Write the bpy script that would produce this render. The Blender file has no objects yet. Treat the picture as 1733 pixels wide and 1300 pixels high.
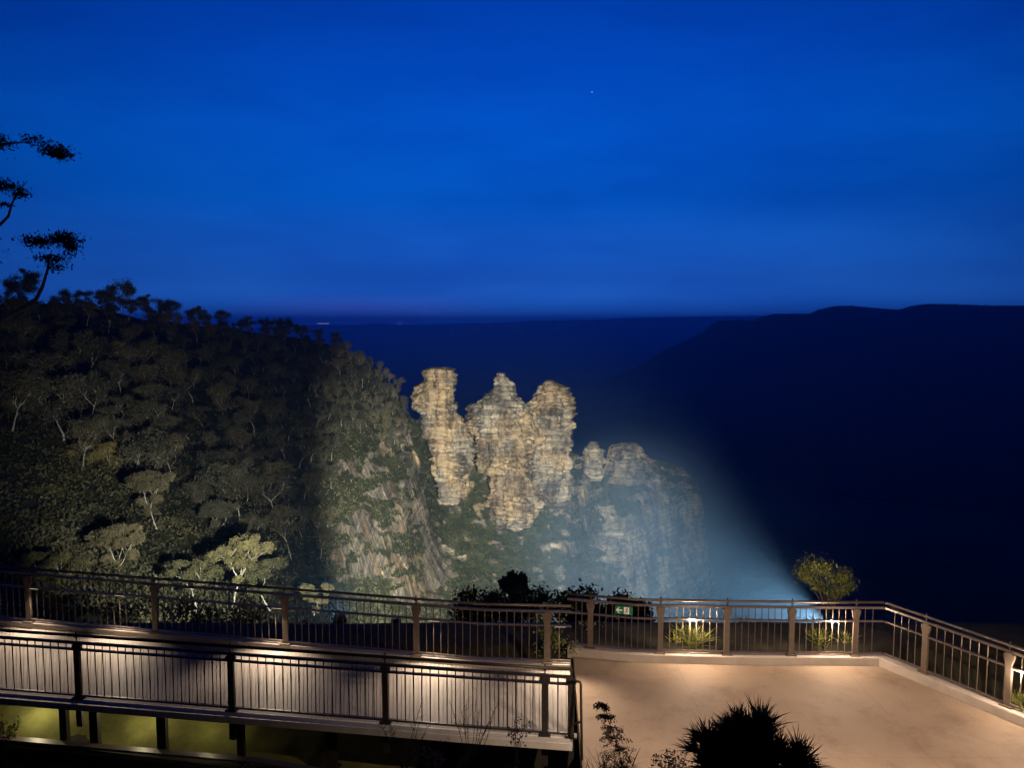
import bpy, math, random
import numpy as np
from mathutils import Vector, noise
R = math.radians
rng = np.random.default_rng(7)
random.seed(7)
scene = bpy.context.scene
COL = scene.collection

# ------------------------------------------------------------------ camera
F = 1250.0; W0, H0 = 1733.0, 1300.0
PITCH = R(4.6); CAMZ = 6.0
cp, sp = math.cos(PITCH), math.sin(PITCH)
cam_d = bpy.data.cameras.new('camera'); cam = bpy.data.objects.new('camera', cam_d); COL.objects.link(cam)
cam.location = (0, 0, CAMZ); cam.rotation_euler = (R(90) - PITCH, 0, 0)
cam_d.sensor_fit = 'HORIZONTAL'; cam_d.sensor_width = 36; cam_d.lens = F / W0 * 36
cam_d.clip_start = 0.1; cam_d.clip_end = 90000
scene.camera = cam

def P(px, py, d):
    """world point seen at photo pixel (px,py), d metres along the optical axis"""
    u = (px - W0 / 2) / F; v = (py - H0 / 2) / F
    return Vector((u * d, d * (cp - v * sp), CAMZ - d * (sp + v * cp)))
def Pn(px, py, d):
    u = (px - W0 / 2) / F; v = (py - H0 / 2) / F
    return np.stack([u * d, d * (cp - v * sp), CAMZ - d * (sp + v * cp)], -1)
def G(px, py, z=0.0):
    v = (py - H0 / 2) / F
    return P(px, py, (CAMZ - z) / (sp + v * cp))
def at_px(A, B, px):
    """point of the line A-B whose image column is px"""
    u = (px - W0 / 2) / F
    dep = lambda q: q.y * cp - (q.z - CAMZ) * sp
    a = A.x - u * dep(A); b = B.x - u * dep(B)
    return A.lerp(B, a / (a - b))

# ------------------------------------------------------------------ helpers
class MB:
    def __init__(s): s.v = []; s.f = []; s.blocks = []
    def quadbox(s, pts):
        o = len(s.v); s.v += [tuple(p) for p in pts]
        s.f += [tuple(o + i for i in q) for q in ((0,3,2,1),(4,5,6,7),(0,1,5,4),(1,2,6,5),(2,3,7,6),(3,0,4,7))]
        return s
    def box(s, c, size, rz=0.0):
        c = Vector(c); hx, hy, hz = size[0]/2, size[1]/2, size[2]/2
        ca, sa = math.cos(rz), math.sin(rz)
        pts = []
        for z in (-hz, hz):
            for x, y in ((-hx,-hy),(hx,-hy),(hx,hy),(-hx,hy)):
                pts.append(c + Vector((x*ca - y*sa, x*sa + y*ca, z)))
        return s.quadbox(pts)
    def bar(s, a, b, w, h):
        """rectangular bar from a to b, w across, h upright; a,b at its centre line"""
        a, b = Vector(a), Vector(b); d = (b - a).normalized()
        up = Vector((0,0,1)) if abs(d.z) < .95 else Vector((0,1,0))
        sd = d.cross(up).normalized(); up = sd.cross(d).normalized()
        pts = []
        for q in (a, b):
            for i, j in ((-1,-1),(1,-1),(1,1),(-1,1)):
                pts.append(q + sd*(i*w/2) + up*(j*h/2))
        o = len(s.v); s.v += [tuple(p) for p in pts]
        s.f += [tuple(o+i for i in q) for q in ((0,1,2,3),(7,6,5,4),(0,4,5,1),(1,5,6,2),(2,6,7,3),(3,7,4,0))]
        return s
    def tube(s, pts, radii, n=8, cap=True):
        pts = [Vector(p) for p in pts]
        if not hasattr(radii, '__len__'): radii = [radii]*len(pts)
        o = len(s.v)
        for i, p in enumerate(pts):
            d = (pts[min(i+1, len(pts)-1)] - pts[max(i-1, 0)]).normalized()
            a = d.cross(Vector((0,0,1)))
            if a.length < .05: a = d.cross(Vector((0,1,0)))
            a.normalize(); b = d.cross(a)
            for k in range(n):
                t = 2*math.pi*k/n
                s.v.append(tuple(p + (a*math.cos(t) + b*math.sin(t))*radii[i]))
        for i in range(len(pts)-1):
            for k in range(n):
                k2 = (k+1) % n
                s.f.append((o+i*n+k, o+i*n+k2, o+(i+1)*n+k2, o+(i+1)*n+k))
        if cap:
            s.f.append(tuple(o+k for k in range(n))[::-1])
            s.f.append(tuple(o+(len(pts)-1)*n+k for k in range(n)))
        return s
    def arr(s, V, Q):
        """numpy block: verts (n,3), quads (m,4)"""
        s.blocks.append((np.asarray(V, float), np.asarray(Q, int)))
        return s
    def leaves(s, centers, size, asp=.45, droop=0.0):
        n = len(centers)
        if n == 0: return s
        size = np.broadcast_to(size, (n,))[:, None]
        a = rng.normal(size=(n, 3)); a[:, 2] -= droop
        a /= np.linalg.norm(a, axis=1)[:, None] + 1e-9
        b = np.cross(a, rng.normal(size=(n, 3))); b /= np.linalg.norm(b, axis=1)[:, None] + 1e-9
        c = np.asarray(centers)
        V = np.stack([c - a*size*.5, c + b*size*asp*.5, c + a*size*.5, c - b*size*asp*.5], 1).reshape(-1, 3)
        Q = np.arange(4*n).reshape(n, 4)
        return s.arr(V, Q)
    def build(s, name, mat, parent=None, smooth=False):
        me = bpy.data.meshes.new(name)
        if s.blocks:
            Vs = [np.array(s.v, float).reshape(-1, 3)]; Ls = []; starts = []; off = len(s.v); ls = 0
            for f in s.f: Ls += list(f); starts.append(ls); ls += len(f)
            Ls = [np.array(Ls, int)]; starts = [np.array(starts, int)]
            for V, Q in s.blocks:
                Vs.append(V); Ls.append((Q + off).ravel()); starts.append(ls + 4*np.arange(len(Q)))
                off += len(V); ls += Q.size
            V = np.concatenate(Vs); L = np.concatenate(Ls); S = np.concatenate(starts)
            me.vertices.add(len(V)); me.vertices.foreach_set('co', V.astype(np.float32).ravel())
            me.loops.add(len(L)); me.loops.foreach_set('vertex_index', L.astype(np.int32))
            me.polygons.add(len(S)); me.polygons.foreach_set('loop_start', S.astype(np.int32))
            me.update(calc_edges=True); me.validate()
        else:
            me.from_pydata(s.v, [], s.f); me.update()
        if smooth:
            me.polygons.foreach_set('use_smooth', [True]*len(me.polygons))
        me.materials.append(mat)
        o = bpy.data.objects.new(name, me); COL.objects.link(o)
        if parent is not None: o.parent = parent
        return o

def tag(o, label=None, cat=None, group=None, kind=None):
    for k, v in (('label', label), ('category', cat), ('group', group), ('kind', kind)):
        if v: o[k] = v
    return o
def empty(name, loc, label=None, cat=None, group=None):
    o = bpy.data.objects.new(name, None); COL.objects.link(o); o.location = loc
    o.empty_display_size = .2
    return tag(o, label, cat, group)
def rel(o):
    """parent matrix helper: geometry is written in world space, so undo the empty's place"""
    for c in list(bpy.data.objects):
        if c.parent == o: c.matrix_parent_inverse = o.matrix_basis.inverted()
def settle(o):
    bpy.context.view_layer.update()
    inv = o.matrix_world.inverted()
    for c in o.children:
        c.matrix_parent_inverse = inv

def gridmesh(V):
    """V (a,b,3) -> verts, quads"""
    a, b = V.shape[:2]
    idx = np.arange(a*b).reshape(a, b)
    Q = np.stack([idx[:-1,:-1], idx[1:,:-1], idx[1:,1:], idx[:-1,1:]], -1).reshape(-1, 4)
    return V.reshape(-1, 3), Q

# ------------------------------------------------------------------ materials
def mat(name, base=(.5,.5,.5), rough=.7, metal=0.0, spec=.4):
    m = bpy.data.materials.new(name); m.use_nodes = True
    b = m.node_tree.nodes['Principled BSDF']
    b.inputs['Base Color'].default_value = (*base, 1); b.inputs['Roughness'].default_value = rough
    b.inputs['Metallic'].default_value = metal; b.inputs['Specular IOR Level'].default_value = spec
    return m, m.node_tree, b
def nn(nt, t, **kw):
    n = nt.nodes.new(t)
    for k, v in kw.items(): setattr(n, k, v)
    return n
def ramp(nt, stops, fac=None, interp='LINEAR'):
    r = nn(nt, 'ShaderNodeValToRGB'); r.color_ramp.interpolation = interp
    e = r.color_ramp.elements
    while len(e) < len(stops): e.new(.5)
    for i, (p, c) in enumerate(stops):
        e[i].position = p; e[i].color = (*c, 1) if len(c) == 3 else c
    if fac is not None: nt.links.new(fac, r.inputs[0])
    return r
def noise_node(nt, scale, detail=6, rough=.6, vec=None, mapscale=None, coord='Object'):
    tc = nn(nt, 'ShaderNodeTexCoord'); out = tc.outputs[coord] if vec is None else vec
    if mapscale:
        mp = nn(nt, 'ShaderNodeMapping'); mp.inputs['Scale'].default_value = mapscale
        nt.links.new(out, mp.inputs[0]); out = mp.outputs[0]
    n = nn(nt, 'ShaderNodeTexNoise'); n.inputs['Scale'].default_value = scale
    n.inputs['Detail'].default_value = detail; n.inputs['Roughness'].default_value = rough
    nt.links.new(out, n.inputs['Vector'])
    return n
def mix(nt, fac, a, b, mode='MIX'):
    m = nn(nt, 'ShaderNodeMixRGB', blend_type=mode)
    for i, x in enumerate((fac, a, b)):
        if hasattr(x, 'is_output') or isinstance(x, bpy.types.NodeSocket): nt.links.new(x, m.inputs[i])
        elif isinstance(x, (int, float)): m.inputs[i].default_value = x if i == 0 else (x, x, x, 1)
        else: m.inputs[i].default_value = (*x, 1)
    return m.outputs[0]
def bump(nt, b, h, strength=.3, dist=.02):
    n = nn(nt, 'ShaderNodeBump'); n.inputs['Strength'].default_value = strength; n.inputs['Distance'].default_value = dist
    nt.links.new(h, n.inputs['Height']); nt.links.new(n.outputs[0], b.inputs['Normal'])

def noisy(name, stops, scale, rough=.8, metal=0, bmp=(0, 0), detail=8, coord='Object', mapscale=None, spec=.3):
    m, nt, b = mat(name, rough=rough, metal=metal, spec=spec)
    n = noise_node(nt, scale, detail, .62, coord=coord, mapscale=mapscale)
    r = ramp(nt, stops, n.outputs[0]); nt.links.new(r.outputs[0], b.inputs['Base Color'])
    if bmp[0]: bump(nt, b, n.outputs[0], *bmp)
    return m
M = {}
M['concrete'] = noisy('concrete', [(.3,(.27,.22,.18)),(.55,(.36,.3,.25)),(.75,(.42,.36,.3))], 1.3, .75, bmp=(.25,.01))
def floor_mat():
    m, nt, b = mat('platform_paving', rough=.7, spec=.35)
    n = noise_node(nt, .55, 5, .55); r = ramp(nt, [(.3,(.25,.185,.135)),(.7,(.37,.285,.215))], n.outputs[0])
    f = noise_node(nt, 45, 4, .7); fr = ramp(nt, [(.3,(.82,.82,.82)),(.7,(1.08,1.06,1.03))], f.outputs[0])
    c = mix(nt, 1.0, r.outputs[0], fr.outputs[0], 'MULTIPLY')
    # stains with a shape of their own
    s = noise_node(nt, 1.6, 7, .7); sr = ramp(nt, [(.5,(1,1,1)),(.68,(.7,.66,.66))], s.outputs[0])
    c = mix(nt, .8, c, sr.outputs[0], 'MULTIPLY')
    tc = nn(nt, 'ShaderNodeTexCoord'); sp_ = nn(nt, 'ShaderNodeSeparateXYZ'); nt.links.new(tc.outputs['Object'], sp_.inputs[0])
    for ax, per in ((0, 2.9), (1, 2.45)):
        dv = nn(nt, 'ShaderNodeMath', operation='DIVIDE'); dv.inputs[1].default_value = per; nt.links.new(sp_.outputs[ax], dv.inputs[0])
        fr_ = nn(nt, 'ShaderNodeMath', operation='FRACT'); nt.links.new(dv.outputs[0], fr_.inputs[0])
        jr = ramp(nt, [(0,(.62,.6,.58)),(.0035,(.62,.6,.58)),(.006,(1,1,1))], fr_.outputs[0])
        c = mix(nt, .45, c, jr.outputs[0], 'MULTIPLY')
    nt.links.new(c, b.inputs['Base Color']); bump(nt, b, f.outputs[0], .25, .004)
    return m
M['paving'] = floor_mat()
M['kerb'] = noisy('kerb_concrete', [(.3,(.3,.26,.23)),(.7,(.42,.37,.33))], 3, .75, bmp=(.3,.006))
def deck_mat():
    m, nt, b = mat('ribbed_decking', rough=.65)
    n = noise_node(nt, .9, 5, .6); r = ramp(nt, [(.3,(.3,.265,.24)),(.7,(.42,.375,.34))], n.outputs[0])
    w = noise_node(nt, 3, 3, .6, mapscale=(14, .5, 1)); wr = ramp(nt, [(.35,(.84,.84,.84)),(.65,(1.05,1.05,1.05))], w.outputs[0])
    nt.links.new(mix(nt, 1.0, r.outputs[0], wr.outputs[0], 'MULTIPLY'), b.inputs['Base Color'])
    return m
M['deck'] = deck_mat()
M['steel'] = noisy('painted_steel', [(.3,(.075,.058,.047)),(.7,(.12,.093,.075))], 14, .45, .2, spec=.5)
M['post'] = noisy('brown_post_paint', [(.3,(.085,.065,.05)),(.7,(.125,.095,.075))], 9, .5, .1, spec=.5)
M['edgepaint'] = noisy('pale_edge_paint', [(.3,(.5,.46,.42)),(.7,(.68,.64,.6))], 4, .6)
M['darksteel'] = noisy('dark_steel', [(.3,(.035,.03,.028)),(.7,(.06,.05,.045))], 10, .5, .4, spec=.5)
M['soil'] = noisy('garden_soil', [(.3,(.018,.016,.011)),(.6,(.035,.032,.02)),(.8,(.05,.055,.025))], 2.5, .95, bmp=(.6,.05))
M['moss'] = noisy('mossy_bank', [(.3,(.07,.07,.02)),(.6,(.14,.135,.035)),(.8,(.18,.165,.06))], 2.2, .95, bmp=(.7,.04))
def leaf_mat(name, c1, c2, c3, scale=.6, trans=.25):
    m, nt, b = mat(name, rough=.6, spec=.25)
    n = noise_node(nt, scale, 3, .6, coord='Object')
    oi = nn(nt, 'ShaderNodeObjectInfo')
    r = ramp(nt, [(.3,c1),(.5,c2),(.72,c3)], n.outputs[0])
    rr = ramp(nt, [(0,(.5,.54,.55)),(.5,(.95,.95,.95)),(1,(1.5,1.35,1.1))], oi.outputs['Random'])
    c = mix(nt, 1.0, r.outputs[0], rr.outputs[0], 'MULTIPLY')
    nt.links.new(c, b.inputs['Base Color'])
    tr = nn(nt, 'ShaderNodeBsdfTranslucent'); nt.links.new(c, tr.inputs[0])
    mx = nn(nt, 'ShaderNodeMixShader'); mx.inputs[0].default_value = trans
    out = nt.nodes['Material Output']
    nt.links.new(b.outputs[0], mx.inputs[1]); nt.links.new(tr.outputs[0], mx.inputs[2]); nt.links.new(mx.outputs[0], out.inputs[0])
    return m
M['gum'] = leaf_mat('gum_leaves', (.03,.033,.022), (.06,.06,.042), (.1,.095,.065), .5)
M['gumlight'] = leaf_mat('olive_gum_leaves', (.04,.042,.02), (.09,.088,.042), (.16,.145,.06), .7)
M['scrub'] = leaf_mat('scrub_leaves', (.022,.026,.015), (.048,.052,.03), (.088,.088,.052), .09)
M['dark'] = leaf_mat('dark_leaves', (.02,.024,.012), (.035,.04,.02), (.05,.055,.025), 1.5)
M['brownleaf'] = leaf_mat('brown_seed_leaves', (.05,.03,.02), (.1,.065,.045), (.15,.1,.07), 3)
M['grass'] = leaf_mat('strappy_leaves', (.14,.17,.03), (.28,.3,.06), (.45,.42,.13), 3)
M['yellowleaf'] = leaf_mat('yellow_green_leaves', (.1,.12,.03), (.19,.2,.05), (.3,.29,.08), 4)
M['pinkleaf'] = leaf_mat('reddish_leaves', (.2,.1,.08), (.3,.17,.13), (.36,.22,.17), 4)
M['bark'] = noisy('pale_gum_bark', [(.3,(.13,.115,.1)),(.55,(.3,.28,.25)),(.75,(.42,.4,.36))], .8, .8, bmp=(.4,.05))
M['darkbark'] = noisy('dark_bark', [(.3,(.03,.025,.02)),(.7,(.07,.06,.05))], 3, .9, bmp=(.4,.03))
M['green'] = mat('sign_green', (.005,.16,.07), .5)[0]
M['white'] = mat('sign_white', (.75,.75,.75), .5)[0]
M['black'] = mat('sign_black', (.03,.03,.03), .5)[0]

def rock_mat(name, veg=False):
    m, nt, b = mat(name, rough=.92, spec=.15)
    tc = nn(nt, 'ShaderNodeTexCoord'); V = tc.outputs['Object']
    big = noise_node(nt, .035, 4, .55, vec=V)
    lay = noise_node(nt, .5, 6, .65, vec=V, mapscale=(.05,.05,1.0))
    fine = noise_node(nt, .55, 8, .72, vec=V, mapscale=(.35,.35,1.5))
    vert = noise_node(nt, .3, 5, .65, vec=V, mapscale=(1,1,.1))
    base = ramp(nt, [(.33,(.1,.092,.085)),(.45,(.19,.17,.14)),(.56,(.29,.255,.195)),(.7,(.45,.405,.32))], lay.outputs[0])
    och = ramp(nt, [(.5,(0,0,0)),(.6,(1,1,1))], big.outputs[0])
    c = mix(nt, och.outputs[0], base.outputs[0], mix(nt, .45, base.outputs[0], (.34,.225,.1)))
    pat = noise_node(nt, .06, 7, .68, vec=V, mapscale=(1,1,.6)); pr = ramp(nt, [(.4,(.3,.3,.33)),(.49,(.75,.75,.77)),(.6,(1.15,1.13,1.08))], pat.outputs[0])
    c = mix(nt, .9, c, pr.outputs[0], 'MULTIPLY')
    fr = ramp(nt, [(.34,(.38,.37,.36)),(.43,(.92,.91,.89)),(.66,(1.15,1.13,1.1))], fine.outputs[0])
    c = mix(nt, .85, c, fr.outputs[0], 'MULTIPLY')
    vr = ramp(nt, [(.4,(.26,.26,.29)),(.485,(1,1,1))], vert.outputs[0])  # vertical stains, with the shade of cracks put into the colour
    c = mix(nt, .8, c, vr.outputs[0], 'MULTIPLY')
    if veg:
        at = nn(nt, 'ShaderNodeAttribute', attribute_name='rock')
        vn = noise_node(nt, .14, 8, .7, vec=V)
        gr = ramp(nt, [(.3,(.014,.018,.009)),(.5,(.032,.038,.018)),(.7,(.06,.062,.03))], vn.outputs[0])
        f = nn(nt, 'ShaderNodeMath', operation='ADD'); nt.links.new(at.outputs['Fac'], f.inputs[0]); nt.links.new(vn.outputs[0], f.inputs[1])
        fr2 = ramp(nt, [(.84,(0,0,0)),(.98,(1,1,1))], f.outputs[0])
        c = mix(nt, fr2.outputs[0], gr.outputs[0], c)
    else:
        # lichen and scrub stains on upward ledges
        pass
    nt.links.new(c, b.inputs['Base Color'])
    bump(nt, b, fine.outputs[0], .9, 1.2)
    return m
M['rock'] = rock_mat('sandstone')
M['terrain'] = rock_mat('scrub_and_sandstone', True)
M['forest'] = noisy('far_forest', [(.35,(.012,.016,.012)),(.6,(.03,.034,.024)),(.8,(.05,.052,.04))], .004, .95, bmp=(1,20), detail=10)
def plateau_mat():
    m, nt, b = mat('far_plateau', rough=.95, spec=.1)
    n = noise_node(nt, .0006, 8, .6, mapscale=(1,1,3)); at = nn(nt, 'ShaderNodeAttribute', attribute_name='rock')
    r = ramp(nt, [(.3,(.015,.02,.018)),(.7,(.04,.045,.035))], n.outputs[0])
    f = nn(nt, 'ShaderNodeMath', operation='MULTIPLY'); nt.links.new(at.outputs['Fac'], f.inputs[0])
    n2 = noise_node(nt, .003, 6, .7, mapscale=(1,1,.3)); r2 = ramp(nt, [(.5,(0,0,0)),(.65,(1,1,1))], n2.outputs[0])
    nt.links.new(r2.outputs[0], f.inputs[1])
    nt.links.new(mix(nt, f.outputs[0], r.outputs[0], (.4,.32,.25)), b.inputs['Base Color'])
    return m
M['plateau'] = plateau_mat()
def emit(name, col, s):
    m = bpy.data.materials.new(name); m.use_nodes = True; nt = m.node_tree; nt.nodes.remove(nt.nodes['Principled BSDF'])
    e = nn(nt, 'ShaderNodeEmission'); e.inputs[0].default_value = (*col, 1); e.inputs[1].default_value = s
    nt.links.new(e.outputs[0], nt.nodes['Material Output'].inputs[0]); return m
M['led'] = emit('warm_led', (1,.7,.45), 1)
M['flood'] = emit('flood_lens', (.95,1,.9), 20)
M['town'] = emit('town_light', (1,.75,.8), 2.2)
M['star'] = emit('star_light', (.6,.8,1), 3.0)

# ------------------------------------------------------------------ world (blue hour)
w = bpy.data.worlds.new('World'); scene.world = w; w.use_nodes = True
nt = w.node_tree; bg = nt.nodes['Background']
SKY = 1.0
tc = nn(nt, 'ShaderNodeTexCoord'); vec = tc.outputs['Generated']
sep = nn(nt, 'ShaderNodeSeparateXYZ'); nt.links.new(vec, sep.inputs[0])
el = ramp(nt, [(.0,(.0,.006,.06)),(.49,(.008,.03,.2)),(.502,(.07,.36,1.45)),(.511,(.03,.22,1.0)),(.53,(.014,.125,.62)),(.58,(.001,.092,.54)),(.62,(.0005,.088,.57)),(.66,(.0003,.058,.47)),(.72,(.0002,.033,.33)),(.85,(.0,.012,.13)),(1,(0,.004,.05))])
mz = nn(nt, 'ShaderNodeMath', operation='MULTIPLY_ADD'); mz.inputs[1].default_value = .5; mz.inputs[2].default_value = .5
nt.links.new(sep.outputs[2], mz.inputs[0]); nt.links.new(mz.outputs[0], el.inputs[0])
dt = nn(nt, 'ShaderNodeVectorMath', operation='DOT_PRODUCT'); gd = Vector((.02, 1, .12)).normalized(); dt.inputs[1].default_value = gd
nt.links.new(vec, dt.inputs[0])
gl = ramp(nt, [(0,(.06,.06,.06)),(.4,(.14,.14,.14)),(.65,(.4,.4,.4)),(.8,(.66,.66,.66)),(.9,(.88,.88,.88)),(1,(1.1,1.1,1.1))], dt.outputs['Value'])
# thin high cloud streaks
cn = noise_node(nt, 2.6, 5, .55, vec=vec, mapscale=(.8,1,3.6)); cn.id_data.nodes[-2].inputs['Rotation'].default_value = (0, R(24), 0); cr = ramp(nt, [(.36,(.8,.84,.9)),(.6,(1.16,1.15,1.08))], cn.outputs[0])
c = mix(nt, 1.0, el.outputs[0], gl.outputs[0], 'MULTIPLY'); c = mix(nt, 1.0, c, cr.outputs[0], 'MULTIPLY')
# last purple light low on the left
d2 = nn(nt, 'ShaderNodeVectorMath', operation='DOT_PRODUCT'); d2.inputs[1].default_value = Vector((-.2, 1, .012)).normalized()
sc_ = nn(nt, 'ShaderNodeMapping'); nt.links.new(vec, sc_.inputs[0])
nt.links.new(vec, d2.inputs[0]); g2 = ramp(nt, [(.985,(0,0,0)),(1,(.08,.008,.04))], d2.outputs['Value'])
zb = ramp(nt, [(.49,(1,1,1)),(.508,(.9,.9,.9)),(.52,(0,0,0))], mz.outputs[0])
c = mix(nt, 1.0, c, mix(nt, 1.0, g2.outputs[0], zb.outputs[0], 'MULTIPLY'), 'ADD')
nt.links.new(c, bg.inputs[0]); bg.inputs[1].default_value = .98

# ------------------------------------------------------------------ valley, mountains
def interp(x, table):
    xs = [t[0] for t in table]; ys = [t[1] for t in table]
    return np.interp(x, xs, ys)
def fbm(pts, sc, octs=5, H=1.0):
    return np.array([noise.fractal(Vector(p)*sc, H, 2.0, octs) for p in pts])

mb = MB(); n = 90
rr_ = np.concatenate([[60.0], np.geomspace(150, 26000, 60)]); th = np.linspace(0, 2*math.pi, 121)
V = np.stack([np.outer(rr_, np.cos(th)), np.outer(rr_, np.sin(th)), np.full((61,121), -330.0)], -1)
hh = fbm((V.reshape(-1,3)*np.array([1,1,0])), .0012, 4).reshape(61,121)
V[...,2] += hh*45
mb.arr(*gridmesh(V)); tag(mb.build('valley_floor', M['forest'], smooth=True), kind='structure')

def ridge(name, top, dist, px0, px1, nx, matn, base_z=-340, reach=.55, amp=12, rocks=None, cliff=.14):
    px = np.linspace(px0, px1, nx); ty = interp(px, top); D = interp(px, dist)
    T = Pn(px, ty, D)                       # crest
    ts = np.concatenate([np.linspace(-1, -.05, 10), [0], np.linspace(.01, 1, 50)])
    V = np.zeros((nx, len(ts), 3)); rk = np.zeros((nx, len(ts)))
    for j, t in enumerate(ts):
        if t < 0:
            k = 1 - .5*t; V[:, j, :2] = T[:, :2]*k; V[:, j, 2] = T[:, 2] + (base_z - T[:, 2])*min(1, (-t)**1.3) - 2
        else:
            # cliff first, then talus that flattens into the valley
            hz = T[:, 2] - base_z
            k = 1 - .012*t/cliff if t < cliff else (1 - .012) - (reach-.012)*((t-cliff)/(1-cliff))**1.1
            drop = .33*(t/cliff) if t < cliff else .33 + .67*((t-cliff)/(1-cliff))**.8
            V[:, j, :2] = T[:, :2]*k; V[:, j, 2] = T[:, 2] - hz*drop
            rk[:, j] = 1.0 if .01 < t < cliff*1.1 else 0
    f = fbm(V.reshape(-1,3), 1/(amp*22), 5).reshape(nx, -1)
    for j, t in enumerate(ts):
        a = amp*(2.4 if t > cliff else .6)*(0 if abs(t) < .001 else 1)
        V[:, j, 2] += f[:, j]*a*(.5 if t > cliff else .15); V[:, j, :2] *= (1 + (f[:, j]*a*2.5/D))[:, None]
    V[:, :, 2] += (fbm(np.stack([px*0+px, px*0, px*0], -1), .09, 3)*amp*.12)[:, None]
    mb = MB(); mb.arr(*gridmesh(V)); o = mb.build(name, M[matn], smooth=True)
    at = o.data.attributes.new('rock', 'FLOAT', 'POINT'); at.data.foreach_set('value', rk.ravel().astype(np.float32))
    return tag(o, kind='structure')
ridge('far_plateau', [(-400,560),(400,556),(520,550),(600,550),(640,547),(680,550),(760,548),(860,546),(900,543),(1000,541),(1100,537),(1300,534),(1500,532),(2200,532)],
      [(-400,9500),(700,9000),(1200,8600),(2200,9000)], -500, 1800, 420, 'plateau', reach=.45, amp=40)
ridge('dark_mountain', [(880,700),(960,672),(1020,650),(1060,630),(1090,612),(1130,590),(1170,572),(1190,562),(1203,549),(1215,543),(1255,541),(1275,543),(1290,536),(1310,531),(1345,531),(1370,531),(1385,524),(1412,518),(1440,517),(1480,521),(1520,524),(1545,517),(1570,514),(1620,515),(1680,517),(1733,517),(1900,520),(2300,535)],
      [(880,3600),(1200,3300),(1733,2700),(2300,2300)], 880, 2300, 420, 'forest', reach=.5, amp=13)

# ------------------------------------------------------------------ hillside and cliffs (one terrain)
TOP = [(-500,548),(-250,540),(0,512),(100,514),(200,528),(300,544),(400,560),(520,573),(580,592),(640,624),(675,668),(690,700),(703,712),(740,722),(785,722),(830,742),(900,745),(960,760),(978,770),(985,780),(1005,790),(1024,792),(1030,758),(1036,753),(1060,750),(1082,754),(1092,766),(1100,776),(1130,782),(1155,792),(1175,812),(1186,832),(1192,870),(1196,915),(1203,960),(1215,1010),(1240,1150),(1280,1400)]
DT = [(-500,140),(-250,170),(0,200),(200,260),(400,340),(560,420),(650,470),(760,505),(960,520),(1000,560),(1090,610),(1190,660),(1280,700)]
DB = [(-500,25),(-250,30),(0,36),(200,42),(400,58),(480,85),(560,150),(650,250),(700,300),(760,330),(850,350),(950,410),(1090,560),(1190,640),(1280,690)]
BOT = 1100.0
def terr(px, s):
    top = interp(px, TOP); top = np.minimum(top, 1080 + 0*top) if False else top
    bot = np.maximum(BOT, top + 60)
    py = top + s*(bot - top)
    D = interp(px, DT); Bq = interp(px, DB)
    ex = .9 + 1.5*np.clip((px-690)/60, 0, 1)*np.clip((1060-px)/70, 0, 1)
    d = D*(Bq/D)**(np.clip(s, 0, 2)**ex)
    return px, py, d
BL = [(614,793,34,9,1),(682,742,13,20,1),(651,766,14,8,.9),(648,830,17,14,1),(611,890,32,17,1),(625,950,56,34,.62),(690,965,40,40,.6),(699,790,10,36,1),(711,850,9,40,1),(719,910,9,40,1.1),(678,870,13,36,.95),(733,965,26,48,.9),
      (780,830,20,17,.9),(848,860,24,26,1),(875,872,26,18,1),(908,850,22,14,.9),(690,680,10,16,.9),(640,690,30,10,.6),(590,735,20,8,.5),(760,800,22,30,.6),(1060,770,36,24,1.1),(1004,778,22,34,1.1),(930,820,30,24,.8),(955,860,18,12,.7),
      (990,830,20,20,.5),(1120,880,40,60,.75),(1160,900,30,90,.8),(1070,960,30,80,.75),(1030,900,30,50,.5),(960,920,30,30,.35),(1180,1010,40,80,.8),(1130,990,30,60,.7),(690,1010,20,18,1)]
def rockmask(px, py):
    px = np.asarray(px, float); py = np.asarray(py, float); sh = px.shape
    X = px.ravel(); Y = py.ravel()
    nz = np.array([(noise.noise(Vector((x/26, y/15, 1.3))) + .6*noise.noise(Vector((x/9, y/6, 7.3))), noise.noise(Vector((x/22, y/18, 5.1))) + .6*noise.noise(Vector((x/8, y/7, 3.3)))) for x, y in zip(X, Y)])
    x2 = X + nz[:,0]*20; y2 = Y + nz[:,1]*16
    r = np.zeros_like(X)
    for cx, cy, rx, ry, wt in BL:
        r = np.maximum(r, wt*np.exp(-(((x2-cx)/rx)**2 + ((y2-cy)/ry)**2)*.8))
    r += np.where(X > 560, .55, .1)*nz[:,0]*np.clip((Y-690)/60, 0, 1) + np.where(X > 760, .12, 0)
    return np.clip(r, 0, 1.2).reshape(sh)
pxs = np.concatenate([np.linspace(-500, 520, 220), np.linspace(523, 1280, 360)])
ss = np.concatenate([np.linspace(-1, -.04, 14), np.linspace(0, 1, 260), np.linspace(1.04, 1.8, 14)])
GX, GS = np.meshgrid(pxs, ss, indexing='ij')
_, GY, GD = terr(GX, np.maximum(GS, 0)); TV = Pn(GX, GY, GD)
back = GS < 0
TV[...,2] = np.where(back, TV[...,2] - (np.abs(GS)**1.2)*230 , TV[...,2])
for k in (0, 1): TV[...,k] = np.where(back, TV[...,k]*(1 + np.abs(GS)*.3), TV[...,k])
RK = rockmask(GX, GY)
flat = TV.reshape(-1, 3)
n1 = fbm(flat, .02, 5).reshape(GX.shape); n2 = fbm(flat*np.array([.25,.25,1.6]), .12, 4).reshape(GX.shape)
n3 = fbm(flat*np.array([1,1,.18]), .09, 4).reshape(GX.shape)
steep = np.clip((GX-520)/120, 0, 1)
amp = (n1*(.012 + .014*steep) + n2*.010*RK*steep + n3*.012*steep*np.clip(RK*1.3+.25*(GX>960),0,1))
amp *= np.where(np.abs(GS) < .01, .15, 1)
for k in (0, 1): TV[...,k] *= (1 + amp)
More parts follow.
